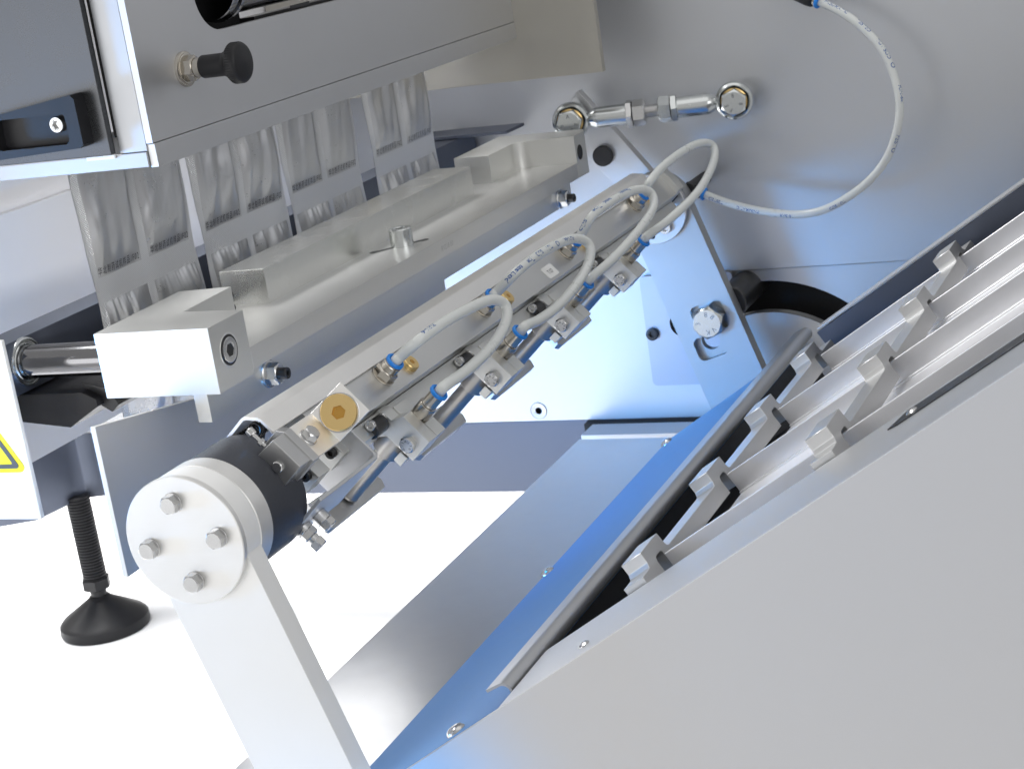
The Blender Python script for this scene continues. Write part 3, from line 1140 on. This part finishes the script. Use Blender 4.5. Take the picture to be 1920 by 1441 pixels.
# ------------------------------------------------------------------ four grippers
GL = ['gripper nearest the hub, its bolt head tinted blue', 'second gripper from the hub, below the nearest hose loop',
      'third gripper from the hub, under the small white label', 'farthest gripper, in front of the blue tinted swing arm']
g0 = thing('pouch_gripper', 'aluminium pouch ' + GL[0], 'gripper', TF(100, 56, -53), 'pouch grippers along the gripper bar')
Y0 = 46
mb = MB()
mb.prism(TF, [(84.2, -5.6), (88.5, -7), (92, -8), (96.2, -2.2), (114.9, -2.2), (115, 13), (96.3, 13), (93, 6.6), (88.6, 6.6), (84.2, 5)], 'y', Y0, Y0 + 9.6, 0.35)
build('front_jaw_plate', mb, ALU, g0)
mb = MB()
mb.prism(TF, [(96.6, -2.4), (114.7, -2.4), (114.8, 12.9), (105.6, 12.9), (103.6, 7.5), (96.6, 7.5)], 'y', Y0 + 10.2, Y0 + 21, 0.35)
build('rear_jaw_plate', mb, ALU, g0)
mb = MB()
mb.box(TF, 88, 106, Y0 + 9.8, Y0 + 24, -5, 7.4, 0.5)
build('valve_body', mb, ALU, g0)
fitting(g0, TF.at(100.6, Y0 + 14, 15.2), True)
mb = MB()
mb.cyl(axis_frame(TF(99.8, Y0 + 9.6, -2), -TF.ez), 7.8, 0, 13, 48, 0.4)
build('cylinder_collar', mb, RODM, g0)
mb = MB()
mb.cyl(axis_frame(TF(99.9, Y0 + 9.8, -14), -TF.ez), 5.2, 0, 37, 40, 0.5)
mb.cyl(axis_frame(TF(99.9, Y0 + 9.8, -49.5), -TF.ez), 5.4, 0, 1.2, 40, 0.3)
build('piston_rod', mb, RODM, g0)
mb = MB()
mb.prism(TF, [(90, Y0 - 20), (106.5, Y0 - 22), (108.6, Y0 - 19), (108.4, Y0 + 42), (104, Y0 + 45), (92, Y0 + 42)], 'z', -57, -52.2, 0.4)
build('finger_plate', mb, FLIGHT, g0)
mb = MB()
mb.box(TF, 107, 112, Y0 - 1, Y0 + 14, -9, -2.6, 0.4)
build('jaw_stop', mb, ALU, g0)
hexbolt(g0, TF(107.6, Y0, 4.0), (0, -1, 0), 7.8, 3.8, INOX, 'A270 WUS', 0, 4, mm=SYMB)
for (s_, n_, r_) in ((88.4, 4.4, 2.3), (88.6, -4.2, 2.6)):
    mb = MB()
    fr = axis_frame(TF(s_, Y0, n_), (0, -1, 0))
    mb.lathe(fr, [(r_, 0), (r_, 0.5), (r_ * 0.85, 1.1), (r_ * 0.5, 1.3)], 28)
    sc_ = build('button_screw', mb, INOX, g0)
    mb = MB()
    mb.cyl(fr, r_ * 0.42, 1.1, 1.36, 6, 0.03)
    build('screw_recess', mb, BLACKOX, sc_)
mb = MB()
mb.cyl(axis_frame(TF(90, Y0 - 13, 1.4), (0, 1, 0)), 4.6, 0, 12.8, 32, 0.5)
bu_ = build('clamp_bush', mb, BLACKOX, g0)
mb = MB()
mb.socket(axis_frame(TF(88.4, Y0 - 13, 4.6), (0, -1, 0)), 2.7, 2.2, 2.4, 1.2)
build('bush_screw', mb, INOX, bu_)
mb = MB()
mb.lathe(axis_frame(TF(94.0, Y0 - 0.02, 1.2), (0, -1, 0)), [(4.2, 0.02), (4.0, 0.12), (3.5, -0.3), (0.2, -0.6)], 32)
build('dimple', mb, ALU, g0)
for k in (1, 2, 3):
    dup(g0, (0, 112 * k, 0), 'aluminium pouch ' + GL[k])

# ------------------------------------------------------------------ hoses with printed blue lettering
def hose(label, pts, prints, group, per=12):
    P = spline(pts, per)
    mb = MB()
    mb.tube(P, 3.0, 20)
    t = single('pneumatic_hose', mb, HOSE, label, 'hose', group)
    acc = [0.0]
    for a, b in zip(P, P[1:]):
        acc.append(acc[-1] + (b - a).length)

    def at(s):
        s = max(0, min(acc[-1] - 1e-4, s))
        i = 0
        while acc[i + 1] < s:
            i += 1
        u = (s - acc[i]) / (acc[i + 1] - acc[i])
        return P[i].lerp(P[i + 1], u), (P[i + 1] - P[i]).normalized()
    for body, s0, flip, roll, size in prints:
        tb = MB()
        wd = text_width(body, size)

        def fn(x, y):
            xx = -x if flip else x
            p, tg = at(s0 + wd / 2 + xx)
            to = (CAM - p)
            to = (to - tg * to.dot(tg)).normalized()
            sd = to.cross(tg)
            a = (-y if flip else y) / 3.06 + roll
            return p + (to * math.cos(a) - sd * math.sin(a) * -1) * 3.06 if False else p + to * (3.06 * math.cos(a)) + sd * (3.06 * math.sin(a))
        text_mb(tb, body, size * 1.2, fn, bold=0.07)
        build('blue_lettering', tb, INK, t)
    return t


def hpts(i, mid):
    a, b = TF.at(72.5, FY[i], 10.6), TF.at(100.6, 60 + 112 * i, 15.2)
    return [a(0, 0, 8), a(0, 0, 12.4), a(0.3, 1.5, 16)] + mid + [b(0, 1.2, 19), b(0, 0, 15.3), b(0, 0, 10)]


HG = 'hoses looping over the gripper bar'
hose('grey hose loop nearest the hub, almost unprinted', hpts(0, [[79.8, 65.9, -28.8], [84.9, 85.8, -25.6], [88.5, 112.8, -25.1], [91.4, 136.2, -26.8], [95.0, 144.6, -32.2], [97.4, 137.5, -39.4], [97.9, 115.5, -46.0], [96.2, 85.3, -50.1]]),
     [('PUN-6', 26, True, 0.75, 3.0)], HG)
hose('grey hose loop above the white label, printed in blue letters', hpts(1, [[80.7, 196.2, -26.8], [83.3, 220.2, -23.8], [85.6, 249.7, -23.3], [88.4, 273.8, -25.0], [93.2, 284.1, -30.3], [95.7, 279.0, -37.6], [98.1, 253.5, -44.7], [97.2, 216.7, -51.2], [93.7, 190.2, -53.3]]),
     [('tested', 20, True, 0.1, 3.6), ('Type', 37, True, 0.1, 3.6), ('SÜD', 50, True, 0.1, 3.6), ('TÜV', 63, True, 0.1, 3.6), ('O', 76, True, 0.1, 4.2), ('PUN-6x1', 87, True, 0.1, 3.0)], HG)
hose('third grey hose loop from the hub, printed along its upper side', hpts(2, [[76.5, 341.0, -25.2], [80.4, 362.4, -22.1], [82.8, 393.6, -21.8], [86.4, 416.1, -24.2], [90.6, 422.9, -30.4], [94.2, 406.5, -37.4], [95.6, 368.8, -43.4], [94.4, 321.2, -49.6]]),
     [('SÜD', 12, True, 0.7, 3.4), ('Type', 25, True, 0.7, 3.4), ('tested', 39, True, 0.7, 3.4), ('Pneumatic', 64, True, 0.7, 3.2)], HG)
hose('farthest grey hose loop, arching high over the end of the bar', hpts(3, [[76.6, 457.4, -28.3], [80.0, 479.3, -21.6], [83.5, 521.3, -18.0], [87.8, 554.6, -18.3], [93.1, 566.6, -24.1], [97.6, 543.6, -33.7], [99.6, 494.0, -43.4], [94.4, 439.7, -51.0]]),
     [('FESTO', 17, True, 0.6, 3.4)], HG)
EP = [[70.7, 595.0, -63.3], [86.7, 594.0, -70.5], [105.5, 592.0, -76.9], [126.3, 590.0, -81.7], [147.2, 588.0, -83.9], [166.3, 586.0, -81.2], [185.6, 584.0, -72.8], [203.1, 582.0, -61.0], [217.0, 582.0, -46.2], [226.6, 582.0, -26.3], [229.9, 584.0, -7.5], [227.1, 588.0, 11.5], [219.7, 592.0, 30.9], [206.4, 598.0, 46.9], [190.8, 604.0, 59.5], [170.0, 612.0, 70.5]]
hose('large grey hose loop curving in front of the grey wall', EP,
     [('TESTED', 8, True, -0.55, 3.0), ('PNEUMATIC', 32, True, -0.5, 2.8), ('10 BAR', 66, True, -0.5, 2.8), ('TÜV SÜD', 106, True, -0.5, 2.8), ('FESTO', 170, True, -0.75, 4.0), ('PUN-6x1', 205, True, -0.75, 3.0), ('O', 230, True, -0.75, 4.4), ('TÜV SÜD', 238, True, -0.75, 3.4), ('TESTED', 262, True, -0.75, 3.4), ('PNEUMATIC', 285, True, -0.75, 3.2), ('10 BAR', 312, True, -0.75, 3.0)], None)
t = thing('wall_hose_fitting', 'hose elbow fitting with a blue ring behind the far hose loop', 'hose fitting', (64, 600, -66))
fr = axis_frame(EP[0], Vector(EP[0]) - Vector(EP[1]))
mb = MB()
mb.cyl(fr, 4.4, 0, 14, 36, 0.4)
mb.cyl(axis_frame(fr(0, 0, 10), (0, 1, 0)), 5, -5, 42, 36, 0.4)
build('elbow_body', mb, BLACK, t)
mb = MB()
mb.lathe(fr, [(3.1, -0.5), (4.6, -0.5), (5.1, -1), (5.1, -2.4), (4.6, -2.9), (3.1, -2.9)], 40, cap=False)
build('release_ring', mb, BLUEPL, t)
t = thing('upper_hose_fitting', 'black hose fitting with a blue ring at the top edge of the wall', 'hose fitting', (165, 612, 72))
d_ = (Vector(EP[-1]) - Vector(EP[-2])).normalized()
fr = axis_frame(Vector(EP[-1]), d_)
mb = MB()
mb.lathe(fr, [(5.0, 0), (6.4, 2), (7.0, 7), (7.2, 26), (6.8, 28)], 40)
mb.cyl(axis_frame(fr(0, 0, 22), (0, 1, 0)), 7, -6, 30, 40, 0.5)
build('fitting_body', mb, BLACK, t)
mb = MB()
mb.cyl(fr, 4.8, -1.6, 0.2, 40, 0.2)
build('fitting_collar', mb, NICKEL, t)
mb = MB()
mb.lathe(fr, [(3.1, -1.5), (5.0, -1.5), (5.4, -2), (5.4, -3.6), (4.8, -4), (3.1, -4)], 40, cap=False)
build('release_ring', mb, BLUEPL, t)

# ------------------------------------------------------------------ discharge chute
t = thing('discharge_chute', 'folded sheet chute with a flat blue apron and a rolled grey edge', 'chute', (20, 260, -260))
tz = -229
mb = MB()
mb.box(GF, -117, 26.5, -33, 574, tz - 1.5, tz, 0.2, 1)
build('apron_sheet', mb, BLUESHEET, t)
ctr = (28.5, tz + 4.4)
out = [(ctr[0] + 5.0 * math.sin(R(a)), ctr[1] - 5.0 * math.cos(R(a))) for a in range(0, 178, 12)]
inn = [(ctr[0] + 3.7 * math.sin(R(a)), ctr[1] - 3.7 * math.cos(R(a))) for a in range(0, 178, 12)]
prof = [(26, ctr[1] - 5.0)] + out + [(21.5, ctr[1] + 5.8), (21.2, ctr[1] + 4.4)] + inn[::-1] + [(26, ctr[1] - 3.7)]
mb = MB()
mb.prism(GF, prof, 'y', -34, 578)
build('rolled_edge', mb, SATIN, t)
fold = GF(-117, 0, tz - 1)
mb = MB()
mb.box(WF, fold.x - 81, fold.x + 2, -40, 586, fold.z - 2.2, fold.z - 0.6, 0.2, 1)
build('base_sheet', mb, BASESH, t)
for (d_, y) in ((-114.5, 300), (-112, 560), (-14, -24)):
    fr = GF.at(d_, y, tz)
    mb = MB()
    mb.lathe(fr, [(5.4, 0), (5.2, 0.8), (4.2, 2.2), (2.4, 3.0), (0.3, 3.2)], 32)
    build('button_screw', mb, INOX, t)

# ------------------------------------------------------------------ conveyor
t = thing('lane_conveyor', 'inclined four lane conveyor with polished guide rails and a dark bed', 'conveyor', (250, 190, -200))
mb = MB()
mb.box(GF, 22, 560, -52, 424, -262, -256)
build('conveyor_bed', mb, BLACK, t)
mb = MB()
mb.box(GF, 12, 22, -50, 572, -330, -231, 0.5)
build('end_bulkhead', mb, BLACK, t)
mb = MB()
mb.box(GF, 92, 560, 424, 428, -330, -214.5, 0.3)
build('far_side_plate', mb, DARKST, t)
mb = MB()
mb.box(GF, 94, 560, 424, 440, -214, -212.4, 0.3)
build('far_flange', mb, BEAD, t)
for k in range(4):
    y = 36 + 112 * k
    mb = MB()
    mb.prism(GF, [(y - 26, -237), (y - 26, -235.6), (y - 1.6, -235.6), (y - 1.6, -234.4), (y, -234.4), (y, -223), (y + 2.4, -223), (y + 2.4, -256), (y, -256), (y, -237)], 'x', 103.5, 560, 0.25, 1)
    build('guide_rail', mb, RAILM, t)

CL = ['lower toothed pusher comb beside the rolled chute edge, grey teeth', 'upper toothed pusher comb farther up the conveyor, bright teeth']
cb = None
for j, d0 in enumerate((102, 215.7)):
    if j == 0:
        prof = []
        prof.append((8, -231.2))
        for k in range(4):
            o_ = 112 * k
            prof += [(29.2 + o_, -231.2), (29.2 + o_, -223.4), (30.2 + o_, -221.6), (32 + o_, -221.0), (37.4 + o_, -221.0), (39 + o_, -221.8), (39.6 + o_, -223.2), (39.6 + o_, -231.2)]
        prof.append((410, -231.2))
        prof.append((410, -222.2))
        for k in (3, 2, 1, 0):
            o_ = 112 * k
            prof += [(49.2 + o_, -222.2), (47.8 + o_, -221.8), (46.6 + o_, -220.4), (46.2 + o_, -213.9), (20.4 + o_, -213.9), (20.2 + o_, -219.6), (18.6 + o_, -221.8), (16.8 + o_, -222.2)]
        prof.append((8, -222.2))
        mb = MB()
        mb.prism(GF, prof, 'x', d0 - 12.5, d0, 0.25, 1)
        cb = single('pusher_comb', mb, FLIGHT, CL[0], 'pusher', 'pusher combs on the conveyor')
    else:
        dup(cb, GF.ex * (d0 - 102), CL[1])

t = thing('conveyor_side_cover', 'large flat grey side cover of the conveyor with a narrow top flange', 'cover panel', (150, -58, -300))
mb = MB()
mb.prism(GF, [(-260, -225), (-260, -640), (620, -640), (620, -225)], 'y', -59.5, -57, 0.6)
build('cover_sheet', mb, PANEL, t)
mb = MB()
mb.box(GF, 36, 620, -56.9, 5.5, -227, -225.2, 0.3)
build('top_flange', mb, BEAD, t)
mb = MB()
mb.prism(GF, [(250, -14), (258, -2), (620, -2), (620, -17), (256, -17)], 'z', -225.1, -224.6)
build('side_groove', mb, BLACKOX, t)
for (d_, y) in ((85, -43), (262, -10)):
    mb = MB()
    mb.lathe(GF.at(d_, y, -225.1), [(3.0, 0), (2.9, 0.5), (2.0, 1.3), (0.3, 1.6)], 24)
    build('flange_rivet', mb, INOX, t)
